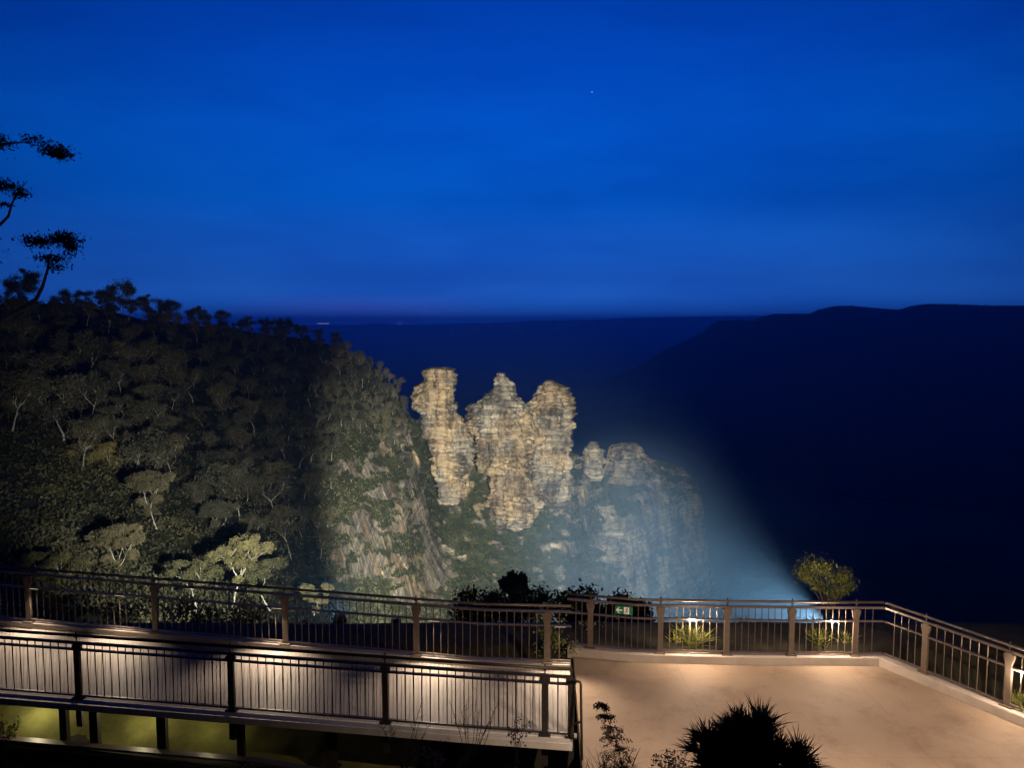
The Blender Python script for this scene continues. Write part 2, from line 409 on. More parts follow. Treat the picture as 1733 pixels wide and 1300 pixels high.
TV[...,2] += n1*1.5*(1-steep)
vz = np.clip((GX-1150)/100,0,1)
mb = MB(); mb.arr(*gridmesh(TV)); hill = mb.build('hillside', M['terrain'], smooth=True)
hill.data.attributes.new('rock', 'FLOAT', 'POINT').data.foreach_set('value', RK.ravel().astype(np.float32))
tag(hill, kind='structure')
from bisect import bisect_left
def ground_at(px, s):
    i = int(np.clip(np.searchsorted(pxs, px), 0, len(pxs)-1)); j = int(np.clip(np.searchsorted(ss, s), 0, len(ss)-1))
    return Vector(TV[i, j])

# scrub over the slopes
mb = MB(); C_ = []; Sz = []
N = 15000
qx = np.where(rng.random(N) < .3, rng.uniform(-120, 560, N), rng.uniform(540, 1215, N)); qs = rng.random(N)**.9*1.02
_, qy, qd = terr(qx, qs)
keep = (rockmask(qx, qy) + rng.normal(0, .12, N) < .42) & (qd > 50)
iq = np.clip(np.searchsorted(pxs, qx), 0, len(pxs)-1); jq = np.clip(np.searchsorted(ss, qs), 0, len(ss)-1)
for i in np.nonzero(keep)[0]:
    p = TV[iq[i], jq[i]]; sc_f = qd[i]/450
    r = rng.uniform(1.0, 2.4)*(.35 + .65*sc_f)*(1.5 if qx[i] < 700 and qs[i] < .12 else 1); k = 16
    off = rng.normal(size=(k,3))*np.array([r*.6, r*.6, r*.45]); off[:,2] = np.abs(off[:,2])
    C_.append(p + off); Sz.append(np.full(k, .75*(.3 + .7*sc_f))*rng.uniform(.7,1.4,k))
mb.leaves(np.concatenate(C_), np.concatenate(Sz), .7)
tag(mb.build('scrub', M['scrub']), 'low olive scrub covering ledges and slopes of the sandstone cliffs', 'scrub', kind='stuff')

# ------------------------------------------------------------------ the rock pillars
def pillar(name, Lp, Rp, D_, label, thick=1.0, ny=210, nt_=120, seed=0, group=None, depthshift=0):
    D = D_ - 12
    y0 = max(Lp[0][1], Rp[0][1]); y1 = min(Lp[-1][1], Rp[-1][1])
    fl = [(y, x) for x, y in Lp]; fr = [(y, x) for x, y in Rp]
    ys = np.linspace(y0, y1, ny); L = interp(ys, fl); Rr = interp(ys, fr)
    th = np.linspace(0, 2*math.pi, nt_+1)[:-1]
    c, s = np.cos(th), np.sin(th)
    cx = np.sign(c)*np.abs(c)**.75; sy = np.sign(s)*np.abs(s)**.75
    V = np.zeros((ny+3, nt_, 3))
    base = Pn((L+Rr)/2, ys, np.full(ny, D)); hw = (Rr-L)/2/F*D
    for i in range(ny):
        wd = hw[i]*thick*.9 + 2
        V[i+3] = base[i]; V[i+3,:,0] += cx*hw[i]; V[i+3,:,1] += sy*wd
    mid = V[3:]
    f = mid.reshape(-1,3) + seed*37.1
    a = fbm(f, .09, 6).reshape(ny, nt_)
    lay = np.array([noise.fractal(Vector((x*.06, y*.06, z*.45 + .05*x)), 1, 2, 3) for x, y, z in f]).reshape(ny, nt_)
    vj = np.array([noise.noise(Vector((x*.22, y*.22, z*.03))) for x, y, z in f]).reshape(ny, nt_)
    cell = np.array([noise.cell(Vector((x*.3+ noise.noise(Vector((x,y,z))*.2), y*.3, z*.42))) for x, y, z in f]).reshape(ny, nt_)
    crk = -np.abs(np.array([noise.noise(Vector((x*.12, y*.12, z*.05+9))) for x, y, z in f])).reshape(ny, nt_)
    rad = 1 + .0*a
    disp = a*2.8 + np.round(lay*4)/4*2.4 + vj*2.2 + (cell-.5)*1.5 + np.maximum(crk+.07, 0)*-60
    ctr = mid.mean(1, keepdims=True); dirv = mid - ctr; dirv[...,2] = 0
    ln = np.linalg.norm(dirv, axis=2, keepdims=True) + 1e-6
    mid = mid + dirv/ln*(disp[...,None]*np.minimum(1, ln/8))
    mid[...,2] += (a*.35)
    V[3:] = mid
    for k, (q, dz) in enumerate(((.02,.9),(.5,.8),(.85,.45))):
        V[k] = ctr[0] + (V[3]-ctr[0])*q; V[k,:,2] = V[3,:,2] + dz + a[0]*.6*q
    idx = np.arange((ny+3)*nt_).reshape(ny+3, nt_); nx = np.roll(idx, -1, 1)
    Q = np.stack([idx[:-1], nx[:-1], nx[1:], idx[1:]], -1)[..., ::-1].reshape(-1,4)
    mb = MB(); mb.arr(V.reshape(-1,3), Q)
    o = mb.build(name, M['rock'])
    return tag(o, label, 'rock pillar', group), mid
Gp = 'floodlit sandstone pillars'
s1 = pillar('rock_pillar', [(719,625),(716,641),(703,655),(701.5,668),(702,681),(704,695),(716,707),(714,729),(722,749),(733,769),(733,796),(740,812),(742,850)],
       [(771,625),(771.5,633),(771,645),(766,653),(771,678),(778,702),(787,715),(800,739),(803,766),(800,790),(790,806),(780,850)], 492,
       'leftmost floodlit rock pillar, flat topped and standing apart from the others', seed=1, group=Gp)
s2 = pillar('rock_pillar', [(840,633),(837,644),(834,659),(818,669),(810,681),(797,688),(789,707),(790,719),(803,736),(806,770),(807,793),(826,803),(832,840),(837,872),(840,890)],
       [(855,633),(857,639),(869,651),(876,671),(890,686),(900,715),(902,749),(900,783),(906,817),(922,847),(905,872),(890,890)], 505,
       'middle floodlit rock pillar with a narrow knob on its stepped summit', seed=2, group=Gp)
s3 = pillar('rock_pillar', [(921,646),(910,653),(908,664),(896,678),(889,695),(890,715),(893,749),(892,790),(900,825),(915,850)],
       [(940,646),(957,655),(968,671),(973,686),(972,702),(973,715),(969,735),(971,749),(968,763),(971,790),(969,820),(960,850)], 515,
       'rightmost large floodlit rock pillar with a rounded shrubby crown', seed=3, group=Gp)
s4 = pillar('rock_stack', [(996,751),(988,760),(985,775),(990,790),(994,812)], [(1012,751),(1019,760),(1022,778),(1021,800),(1018,812)], 540,
       'small pale rock stack just right of the three tall pillars', seed=4, ny=70, nt_=60)
s5 = pillar('rock_stack', [(1040,753),(1031,760),(1028,780),(1026,815)], [(1080,752),(1089,762),(1092,790),(1094,815)], 590,
       'broad hazy rock block with a flat cap on the fading ridge', seed=5, ny=70, nt_=90)
# shrubs rooted on the pillars' ledges
mb = MB(); C_ = []; Sz = []
for (o, mid), cnt, topn in ((s1,150,26),(s2,300,30),(s3,260,60)):
    ny, ntt, _ = mid.shape
    for k in range(cnt):
        if k < topn: i = int(rng.integers(0, 10)); j = int(rng.integers(0, ntt)); q = mid[i].mean(0) + (mid[i,j]-mid[i].mean(0))*rng.random()**.5
        else:
            i = int(ny*rng.random()**.6); j = int(rng.integers(ntt//2, ntt)); q = mid[i, j]
            if noise.noise(Vector(q)*.05) < .16 - .35*max(0, i/ny-.6): continue
        r = rng.uniform(.5, 1.3); kk = 18
        C_.append(q + rng.normal(size=(kk,3))*r*.55 + np.array([0,0,r*.3])); Sz.append(rng.uniform(.35,.8,kk))
mb.leaves(np.concatenate(C_), np.concatenate(Sz), .7)
tag(mb.build('ledge_scrub', M['scrub']), 'grey green shrubs clinging to the tops and ledges of the rock pillars', 'scrub', kind='stuff')

# ------------------------------------------------------------------ trees
def gum(seed, H, nleaf, leaf, matn='gum', flat_=.5, spread=1.0, lean=0.0, trunk_vis=.45, dens=1.0, tr=.022, cl=.115):
    r = np.random.default_rng(seed)
    t = MB(); tips = []
    def branch(p, d, L, rad, lvl):
        pts = [p]; q = p.copy(); dd = d.copy(); k = 5
        for i in range(k):
            dd = (dd + Vector(r.normal(size=3)*.16) + Vector((0,0,.06))).normalized()
            q = q + dd*(L/k); pts.append(q.copy())
        t.tube(pts, [rad*(1-.55*i/k) for i in range(k+1)], 6 if lvl else 8, cap=False)
        if lvl >= 2: tips.append(q); return
        nb = int(r.integers(3, 5))
        for b in range(nb):
            az = 2*math.pi*(b + r.random()*.6)/nb
            out = Vector((math.cos(az), math.sin(az), 0))*spread
            nd = (dd*.55 + out*(.6 + .3*r.random()) + Vector((0,0,.35))).normalized()
            start = pts[-1] if b < nb-1 or lvl == 0 else pts[-2]
            branch(start, nd, L*(.62 + .2*r.random()) if lvl else H*.26, rad*.5, lvl+1)
        if lvl == 1:
            tips.append(q); tips.append(pts[2] + Vector(r.normal(size=3))*H*.05)
    d0 = Vector((lean, 0, 1)).normalized()
    branch(Vector((0,0,-.3)), d0, H*trunk_vis, H*tr, 0)
    cr = MB(); per = max(8, int(nleaf*dens/len(tips)))
    for tp in tips:
        rx = H*cl*(.6 + .8*r.random()); k = per
        o = r.normal(size=(k,3)); o /= np.linalg.norm(o,axis=1)[:,None]; o *= (r.random(k)**.5*r.uniform(.55,1.35,k))[:,None]
        cr.leaves(np.array(tp) + r.normal(size=3)*rx*.3 + o*np.array([rx, rx, rx*flat_]), leaf*r.uniform(.6,1.4,k), .5, droop=.5)
    return t, cr
def tree_proto(name, label, group, t, cr, lm, bm='bark', cat='tree'):
    e = empty(name, (0,0,0), label, cat, group)
    a = t.build('trunk', M[bm], e, smooth=True); b = cr.build('crown', M[lm], e)
    return e
def copy_thing(src, loc, rz, sc, label, group=None, tilt=0):
    r = src.copy(); COL.objects.link(r); r.location = loc; r.rotation_euler = (tilt, 0, rz); r.scale = (sc,)*3
    r['label'] = label
    if group: r['group'] = group
    elif 'group' in r: del r['group']
    for c in src.children:
        d = c.copy(); COL.objects.link(d); d.parent = r
    return r
far_p = [gum(100+i, 12, 4800, .36, flat_=.85, tr=.014, spread=.75+.12*(i%3), lean=.12*((i%3)-1), trunk_vis=.27+.06*(i%3), dens=1) for i in range(7)]
far_src = [tree_proto('gum_tree', 'x', 'x', t, c_, 'gum') for t, c_ in far_p]
near_p = [gum(200+i, 13, 26000, .26, cl=.075, spread=1.0, lean=.25*((i%3)-1), flat_=.75, trunk_vis=.33, tr=.013) for i in range(3)]
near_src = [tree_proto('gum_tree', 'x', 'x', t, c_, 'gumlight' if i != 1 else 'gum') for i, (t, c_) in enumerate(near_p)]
used = {}
def place(src, loc, rz, sc, label, group=None, tilt=0):
    if src.name not in used:
        used[src.name] = 1
        src.location = loc; src.rotation_euler = (tilt,0,rz); src.scale = (sc,)*3; src['label'] = label
        if group: src['group'] = group
        elif 'group' in src: del src['group']
        return src
    return copy_thing(src, loc, rz, sc, label, group, tilt)
# near trees in the gully behind the footbridge: crown centre px,py, distance, scale
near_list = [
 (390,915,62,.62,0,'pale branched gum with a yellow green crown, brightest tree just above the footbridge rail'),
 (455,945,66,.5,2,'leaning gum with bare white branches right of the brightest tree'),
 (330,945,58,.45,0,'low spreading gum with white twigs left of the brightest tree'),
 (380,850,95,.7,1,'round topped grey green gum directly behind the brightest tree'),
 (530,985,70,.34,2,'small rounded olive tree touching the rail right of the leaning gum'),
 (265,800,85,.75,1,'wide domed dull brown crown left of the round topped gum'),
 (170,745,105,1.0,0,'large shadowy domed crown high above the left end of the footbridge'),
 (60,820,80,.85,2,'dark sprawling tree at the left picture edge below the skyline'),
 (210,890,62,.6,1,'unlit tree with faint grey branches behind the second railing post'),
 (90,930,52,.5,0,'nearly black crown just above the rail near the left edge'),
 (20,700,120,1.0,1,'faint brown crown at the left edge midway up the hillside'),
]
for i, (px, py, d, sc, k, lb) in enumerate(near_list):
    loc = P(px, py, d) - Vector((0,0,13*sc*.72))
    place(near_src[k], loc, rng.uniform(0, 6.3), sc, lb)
zones = [
 (lambda x, s, y: s < .07 and x < 560, 'gum tree in dark silhouette along the crest of the left hill', 'gum trees on the hill crest'),
 (lambda x, s, y: x > 560 and y < 720, 'grey white limbed gum lit on the ridge end beside the leftmost rock pillar', 'gum trees on the ridge end'),
 (lambda x, s, y: x > 330 and y >= 600 and y < 800, 'pale trunked gum on the half lit middle of the hillside', 'gum trees on the half lit slope'),
 (lambda x, s, y: x <= 330 and y < 800, 'shadowy gum on the dark upper slope at the left', 'gum trees on the dark slope'),
 (lambda x, s, y: True, 'dim gum low on the hillside above the footbridge rail', 'gum trees low on the hillside')]
pts = []
for tries in range(9000):
    x = random.uniform(-60, 690); s = random.random()**1.25*.72
    _, y, d = terr(np.array([x]), np.array([s])); y = float(y[0]); d = float(d[0])
    if x > 560 and (s > .28 + .0*(x)): continue
    if d < 95: continue
    if float(rockmask(np.array([x]), np.array([y]))[0]) > .45: continue
    size = 12/d*F
    if any((x-a)**2 + ((y-b)*1.35)**2 < (.40*min(size, c))**2 for a, b, c in pts): continue
    pts.append((x, y, size)); 
    lb = next((z[1], z[2]) for z in zones if z[0](x, s, y))
    scf = random.uniform(.55, 1.1)
    if x > 600: scf *= 1.0
    place(far_src[len(pts) % 7], ground_at(x, s), random.uniform(0, 6.3), scf, lb[0], lb[1], tilt=random.uniform(-.08,.08))
    if len(pts) >= 270: break
print('hill trees', len(pts))
# crest trees that stand above the skyline
for (x, sc, lb) in ((205,1.35,'tall flat topped gum standing clear of the skyline above the dark slope'),(330,1.0,'spreading gum breaking the skyline halfway along the crest'),(480,1.25,'thin layered gum at the right end of the skyline')):
    g = ground_at(x, .01); place(far_src[(x//10) % 7], g, .5, sc, lb)
for (x, y, sc, lb) in ((618,725,.85,'white forked gum on the ledge below the ridge end'),(656,722,.75,'slender white gum on the ledge nearest the cliff edge'),(287,672,1.25,'twin stemmed pale gum in the middle of the dark slope'),(548,668,.9,'white forked gum midway down the half lit slope'),(474,728,.7,'small white forked gum left of the bare ledges'),(522,745,.65,'small leaning white gum just above the dark scrub')):
    s = (y - float(interp(x, TOP)))/(BOT - float(interp(x, TOP)))
    place(far_src[(x//7) % 7], ground_at(x, s), 1.0+x, sc, lb)
for s_ in near_src + far_src:
    if s_.name not in used:
        for c_ in list(s_.children): bpy.data.objects.remove(c_)
        bpy.data.objects.remove(s_)

# leaning near gum whose limbs enter from the left
t = MB(); cr = MB(); D0 = 28
tr = [P(-210,1150,D0), P(-190,900,D0), P(-150,700,D0), P(-130,560,D0), P(-110,430,D0), P(-90,340,D0)]
t.tube(tr, [.42,.38,.33,.28,.2,.14], 10)
t.tube([P(-150,700,D0), P(-70,600,D0), P(0,542,D0), P(40,522,D0), P(62,505,D0), P(72,485,D0), P(80,458,D0), P(84,430,D0)], [.2,.14,.1,.085,.075,.065,.045,.025], 8)
t.tube([P(20,531,D0), P(45,520,D0)], [.03,.02], 6)
t.tube([P(-110,430,D0), P(-40,405,D0), P(0,380,D0), P(14,366,D0), P(20,345,D0), P(30,325,D0), P(46,306,D0)], [.12,.08,.06,.05,.04,.03,.012], 8)
t.tube([P(-90,340,D0), P(-40,270,D0), P(0,244,D0), P(40,240,D0), P(80,250,D0)], [.1,.06,.045,.03,.012], 8)
t.tube([P(80,458,D0), P(100,440,D0), P(112,420,D0)], [.03,.02,.01], 6)
t.tube([P(22,340,D0), P(24,320,D0)], [.02,.01], 6)
for cx, cy, rx, ry, n_ in ((62,408,22,9,420),(108,404,20,10,520),(120,418,11,14,300),(88,437,20,7,260),(95,452,14,8,90),(8,314,22,10,360),(34,327,11,8,160),(4,345,10,4,80),(-5,238,20,12,360),(60,236,22,6,120),(92,256,20,10,420),(104,262,10,9,140),(112,262,12,6,60),(-60,420,40,16,600),(-80,250,50,24,800),(-150,330,60,26,900)):
    o = rng.normal(size=(n_,3)); o /= np.linalg.norm(o,axis=1)[:,None]; o *= (rng.random(n_)**.5)[:,None]
    c0 = P(cx, cy, D0); k = D0/F; n_ = int(n_*.8)
    n_ = int(n_*1.5); o = rng.normal(size=(n_,3))*.55; cr.leaves(np.array(c0) + o*np.array([rx*k, rx*k, ry*k]), .13*rng.uniform(.6,1.4,n_), .4, droop=.8)
e = empty('gum_tree', P(-210,1150,D0), 'near gum whose pale curved limbs and dark leaf clumps reach in from the left edge', 'tree')
t.build('trunk', M['bark'], e, True); cr.build('crown', M['dark'], e); settle(e)

# ------------------------------------------------------------------ near ground
xs = np.linspace(-60, 60, 130); ys = np.concatenate([np.linspace(-12, 18, 120), np.linspace(18.5, 75, 60)])
GXn, GYn = np.meshgrid(xs, ys, indexing='ij')
def gz(x, y):
    z = np.interp(y, [-12, 2.2, 8.6, 9.2, 11.0, 12.5, 13.1, 14.4, 16.5, 45, 56, 75], [4.4, 4.3, -.75, -.95, -.95, -.45, .08, .04, -1.35, -13.3, -32, -78])
    return z
Z = gz(GXn, GYn); fl = np.stack([GXn, GYn, Z], -1)
Z = Z + fbm(fl.reshape(-1,3), .5, 4).reshape(Z.shape)*np.where(GYn < 2, .0, np.where(GYn<16,.04,np.where(GYn<46,.2,1.0)))
mb = MB(); mb.arr(*gridmesh(np.stack([GXn, GYn, Z], -1))); tag(mb.build('ground', M['soil'], smooth=True), kind='structure')

# ------------------------------------------------------------------ platform
fA = G(972,1112); fB = G(1075,1122); fC = G(1240,1126); fD = G(1487,1128); fE_ = G(1733,1232)
dirE = (fE_ - fD).normalized(); fE = fD + dirE*7.0
endN = P(972, 1250, 10.45); endF = P(970, 1124, 12.5)      # footbridge end
left_near = Vector((.86, 7.4, 0)); 
poly = [Vector((fA.x-.02, fA.y, 0)), fB, fC, fD, fE, Vector((fE.x, 7.2, 0)), left_near, Vector((.93, 10.3, 0))]
mb = MB()
k = len(poly)
back = poly[:5]; front = [Vector((.86,7.4,0)), Vector((1.9,7.3,0)), Vector((3.2,7.2,0)), Vector((5.6,7.2,0)), Vector((fE.x,7.2,0))]
front[0] = left_near
mb.v = [(p.x, p.y, 0) for p in back] + [(p.x, p.y, 0) for p in front] + [(p.x, p.y, -.32) for p in back] + [(p.x, p.y, -.32) for p in front]
for i in range(4): mb.f += [(5+i, 6+i, i+1, i), (10+i, 11+i, 16+i, 15+i), (i, i+1, i+11, i+10), (5+i, 15+i, 16+i, 6+i)]
mb.f += [(0, 10, 15, 5), (4, 9, 19, 14)]
tag(mb.build('viewing_platform_pavement', M['paving']), kind='structure')
def kerb_run(pts, w, h, z0=0.0, off=1):
    """kerb whose inner foot runs along pts, widening away from the camera"""
    mb = MB(); n = len(pts)
    nrm = []
    for i in range(n):
        a = pts[max(i-1,0)]; b = pts[min(i+1,n-1)]; d = (b-a); d.z = 0; d.normalize()
        nrm.append(Vector((-d.y, d.x, 0))*w)
    for i in range(n):
        p = pts[i]; q = p + nrm[i]
        z = p.z + z0
        ch = .015
        mb.v += [(p.x,p.y,z-.05),(p.x,p.y,z+h-ch),(p.x+nrm[i].x*ch/w,p.y+nrm[i].y*ch/w,z+h),(q.x,q.y,z+h),(q.x,q.y,z-.3)]
    for i in range(n-1):
        for j in range(4):
            mb.f.append((i*5+j, (i+1)*5+j, (i+1)*5+j+1, i*5+j+1))
    mb.f.append((0,1,2,3,4)); mb.f.append(tuple((n-1)*5+j for j in (4,3,2,1,0)))
    return mb
KH = .15
kp = [Vector((fA.x-.12, fA.y+.05, .002)), fB+Vector((0,0,.002)), fC+Vector((0,0,.002)), fD+Vector((0,0,.002)), fE+Vector((0,0,.002))]
tag(kerb_run(kp, .22, KH).build('platform_kerb', M['kerb']), kind='structure')

# ------------------------------------------------------------------ fences
def fence(name, label, base, posts_px, mid_r, sec_r=.9, h=1.0, bal=.125, postw=.1, matr='steel', matp='post', phase=0, flare=True, group=None, cap=True, post_drop=0.0, first_last=False):
    """base: list of 3D points on the kerb top; posts_px: columns of posts in the photo"""
    e = empty(name, base[0], label, 'railing', group)
    hr = MB(); sr = MB(); mr = MB(); br = MB(); up = Vector((0,0,1))
    hr.tube([b + up*h for b in base], .024, 8)
    for a, b in zip(base[:-1], base[1:]):
        sr.bar(a + up*h*sec_r, b + up*h*sec_r, .035, .04)
        mr.bar(a + up*h*mid_r, b + up*h*mid_r, .04, .028)
        br.bar(a + up*.05, b + up*.05, .04, .03)
    hr.build('handrail', M[matr], e, True); sr.build('upper_rail', M[matr], e); mr.build('middle_rail', M[matr], e); br.build('bottom_rail', M[matr], e)
    PP = []
    for px in posts_px:
        for a, b in zip(base[:-1], base[1:]):
            q = at_px(a, b, px); t_ = (q-a).dot(b-a)/(b-a).length_squared
            if -.001 <= t_ <= 1.001: PP.append((q, b-a)); break
    for q, d in PP:
        rz = math.atan2(d.y, d.x); hp = h*sec_r - .02
        m_ = MB(); m_.box(q + up*((hp - post_drop)/2), (postw, .055, hp + post_drop), rz)
        m_.box(q + up*.012, (postw+.08, .13, .024), rz)
        if flare:
            dd = d.normalized(); s_ = Vector((-dd.y, dd.x, 0))*.028
            z1 = up*(hp-.02); z0 = up*(h*mid_r + .03)
            for sg in (1, -1):
                a0 = q + dd*(sg*postw/2); a1 = q + dd*(sg*(postw/2+.028))
                top = [a0 - s_*.9 + z0, a0 + s_*.9 + z0, a0 + s_*.9 + z1, a0 - s_*.9 + z1]
                bot = [a1 - s_*.9 + z1*1 - up*.05, a1 + s_*.9 + z1 - up*.05, a1 + s_*.9 + z1, a1 - s_*.9 + z1]
                m_.quadbox([top[0], top[1], bot[1], bot[0], top[3], top[2], bot[2], bot[3]])
        po = m_.build('post', M[matp], e)
        c_ = MB(); c_.tube([q + up*(hp), q + up*(h+.06)], .013, 6); c_.box(q + up*(h-.02), (.04,.05,.02), rz); cc = c_.build('rail_bracket', M['darksteel'], po)
    # baluster panels, one per bay
    cuts = sorted([((q - base[0]).length) for q, _ in PP]); lens = [0]
    for a, b in zip(base[:-1], base[1:]): lens.append(lens[-1] + (b-a).length)
    def along(s):
        for i in range(len(base)-1):
            if s <= lens[i+1] + 1e-6 or i == len(base)-2:
                return base[i].lerp(base[i+1], (s-lens[i])/(lens[i+1]-lens[i]))
    edges = [0] + cuts + [lens[-1]]
    for a, b in zip(edges[:-1], edges[1:]):
        L = b - a - postw
        if L < .12: continue
        n_ = max(1, round(L/bal)); m_ = MB()
        for i in range(1, n_):
            q = along(a + postw/2 + L*i/n_)
            j = random.uniform(-.004,.004)
            m_.tube([q + up*.06 + Vector((j,0,0)), q + up*(h*sec_r-.02)], .0085, 6, cap=False)
        if n_ > 1: m_.build('baluster_panel', M[matr], e)
    settle(e)
    for c_ in e.children: pass
    return e, PP
DH = .0
# footbridge reference lines
kA = P(-160,1035,13.85); kB = P(815,1119,12.62); kC = P(966,1124,12.42)
nA = P(-160,1160,11.75); nB = P(815,1239,10.66); nC = P(968,1250,10.5)
fence('footbridge_railing', 'brown railing along the far side of the footbridge, unlit hillside behind it', [kA,kB,kC],
      [-165,50,264,484,705,926], .655, group=None, bal=.128)
fence('footbridge_railing', 'black silhouetted railing along the near edge of the footbridge', [nA + Vector((0,.03,.0)), nB + Vector((0,.03,.0)), nC + Vector((0,.03,.0))],
      [-132,134,393,653,922,966], .78, sec_r=.885, matr='darksteel', matp='darksteel', postw=.09, bal=.128, post_drop=.45)
kt = [Vector((p.x, p.y+.09, KH)) for p in kp]
rB = fD + Vector((.09,.09,KH)); rE = fE + Vector((.09,.09,KH))
kt[3] = rB
fence('platform_railing', 'long lit railing on the back edge of the paved platform carrying the green sign', [kt[0], kt[1], kt[2], rB],
      [999,1117,1229,1338,1446], .65, postw=.095, h=.97, bal=.118)
fence('platform_railing', 'railing receding down the right edge of the paved platform', [rB + Vector((.03,-.02,0)), rE], [1564,1704], .65, postw=.095, h=.97, bal=.128)

# end handrail loop standing on the platform beside the footbridge
e = empty('grab_rail', P(983,1300,10.1), 'thin bent dark handrail standing at the right end of the footbridge', 'handrail')
m_ = MB(); q0 = P(968,1154,10.35); q1 = P(979,1154,10.3); q2 = P(983,1159,10.3); q3 = P(985,1292,10.2); q3.z = 0.0
m_.tube([q0, q1, (q1+q2)/2 + Vector((.01,0,.005)), q2, q3], .018, 8); m_.build('rail', M['darksteel'], e, True)
m_ = MB(); m_.tube([P(968,1228,10.35), P(984,1222,10.26)], .014, 6); m_.build('bracket', M['darksteel'], e)
settle(e)

# ------------------------------------------------------------------ footbridge
e = empty('footbridge', nA, 'ribbed pale footbridge deck with a light edge beam on dark columns, left of the platform', 'footbridge')
up = Vector((0,0,1)); KB = .1
fa, fb, fc = [p - up*KB for p in (kA, kB, kC)]
m_ = MB()   # deck boards run across the bridge, with narrow grooves
segs = [((nA, fa), (nB, fb)), ((nB, fb), (Vector((nC.x,nC.y,nC.z)), fc))]
for (n0, f0), (n1, f1) in segs:
    L = (n1-n0).length; c = max(1, int(L/.062))
    for i in range(c):
        t0, t1 = i/c, (i+.86)/c
        a = n0.lerp(n1, t0); b = n0.lerp(n1, t1); p2 = f0.lerp(f1, t1); p3 = f0.lerp(f1, t0)
        th_ = up*.03
        m_.quadbox([a-th_, b-th_, p2-th_, p3-th_, a, b, p2, p3])
m_.build('deck_boards', M['deck'], e)
m_ = MB()
for (n0, f0), (n1, f1) in segs:
    o1, o2 = -up*.034, -up*.16
    m_.quadbox([n0+o2, n1+o2, f1+o2, f0+o2, n0+o1, n1+o1, f1+o1, f0+o1])
m_.build('deck_slab', M['concrete'], e)
m_ = MB()
for a, b in ((nA,nB),(nB,nC)):
    m_.bar(a + Vector((0,-.085,-.045)), b + Vector((0,-.085,-.045)), .16, .1)
m_.build('edge_beam', M['edgepaint'], e)
m_ = MB()
for a, b in ((kA,kB),(kB,kC)):
    m_.bar(a + Vector((0,.03,-KB/2)), b + Vector((0,.03,-KB/2)), .16, KB-.004)
m_.build('kerb', M['kerb'], e)
m_ = MB(); lb0 = P(-160,1236,12.0); lb1 = P(430,1288,11.4); lb2 = P(700,1330,11.1)
m_.bar(lb0, lb1, .12, .035); m_.bar(lb1, lb2, .12, .035); m_.build('lower_beam', M['steel'], e)
for px, w_ in ((103,.11),(155,.13),(270,.14),(404,.1),(560,.14)):
    q = at_px(lb0, lb1, px); tp = at_px(nA, nB, px)
    q = q + Vector((0,.12,0)); m_ = MB(); zt = tp.z - .17
    m_.box((q.x, q.y, (q.z+zt)/2-.1), (w_, .1, zt-q.z+.2)); m_.build('column', M['darksteel'], e)
settle(e)
# low wall the bridge's lower beam rests on, and mossy bank behind
m_ = MB(); m_.quadbox([lb0+Vector((0,-.1,-1.2)), lb2+Vector((0,-.1,-1.2)), lb2+Vector((0,.1,-1.2)), lb0+Vector((0,.1,-1.2)), lb0+Vector((0,-.1,-.022)), lb2+Vector((0,-.1,-.022)), lb2+Vector((0,.1,-.022)), lb0+Vector((0,.1,-.022))])
tag(m_.build('retaining_wall', M['soil']), 'low dark retaining wall under the front of the footbridge', 'wall')
m_ = MB(); nx_, ny_ = 90, 14
V = np.zeros((nx_, ny_, 3))
for i in range(nx_):
    for j in range(ny_):
        a = lb0.lerp(lb2, i/(nx_-1)); t_ = j/(ny_-1)
        V[i,j] = (a.x, a.y + .14 + 1.5*t_, a.z - .14 + .75*t_)
V[...,2] += fbm(V.reshape(-1,3), 2.2, 4).reshape(nx_, ny_)*.05
m_.arr(*gridmesh(V)); tag(m_.build('mossy_bank', M['moss'], smooth=True), kind='structure')

# sign on the railing
sc0 = at_px(kt[0], kt[1], 1054); d_ = (kt[1]-kt[0]).normalized(); rz = math.atan2(d_.y, d_.x)
cen = sc0 + up*.78 + Vector((0,-.07,0))
e = empty('exit_sign', cen, 'small green sign with a white left arrow and running figure on the platform railing', 'sign')
def loc2(x, y, z): return cen + Vector((math.cos(rz)*x - math.sin(rz)*y, math.sin(rz)*x + math.cos(rz)*y, z))
m_ = MB(); m_.box(cen, (.31,.012,.15), rz); m_.build('sign_plate', M['green'], e)
def poly_plate(pts, y, mat_, nm):
    m_ = MB(); n_ = len(pts)
    m_.v = [tuple(loc2(x, y, z)) for x, z in pts] + [tuple(loc2(x, y+.003, z)) for x, z in pts]
    m_.f = [tuple(range(n_)), tuple(range(n_, 2*n_))[::-1]] + [(i, i+n_, (i+1)%n_+n_, (i+1)%n_) for i in range(n_)]
    return m_.build(nm, M[mat_], e)
poly_plate([(-.142,0),(-.092,.052),(-.068,.052),(-.104,.014),(-.03,.014),(-.03,-.014),(-.104,-.014),(-.068,-.052),(-.092,-.052)], -.0095, 'white', 'arrow')
poly_plate([(.0,-.062),(.095,-.062),(.095,.062),(.0,.062)], -.0095, 'white', 'figure_panel')
m_ = MB()
def stroke(a, b, w_): m_.bar(loc2(a[0],-.0118,a[1]), loc2(b[0],-.0118,b[1]), .003, w_)
stroke((.052,.025),(.045,-.008),.02); stroke((.052,.018),(.075,.004),.009); stroke((.05,.02),(.028,.012),.009); stroke((.045,-.008),(.064,-.026),.011); stroke((.064,-.026),(.06,-.05),.010); stroke((.045,-.008),(.032,-.03),.011); stroke((.032,-.03),(.014,-.034),.010)
m_.tube([loc2(.057,-.0132,.042), loc2(.057,-.0102,.042)], .011, 10)
m_.build('running_figure', M['black'], e); settle(e)

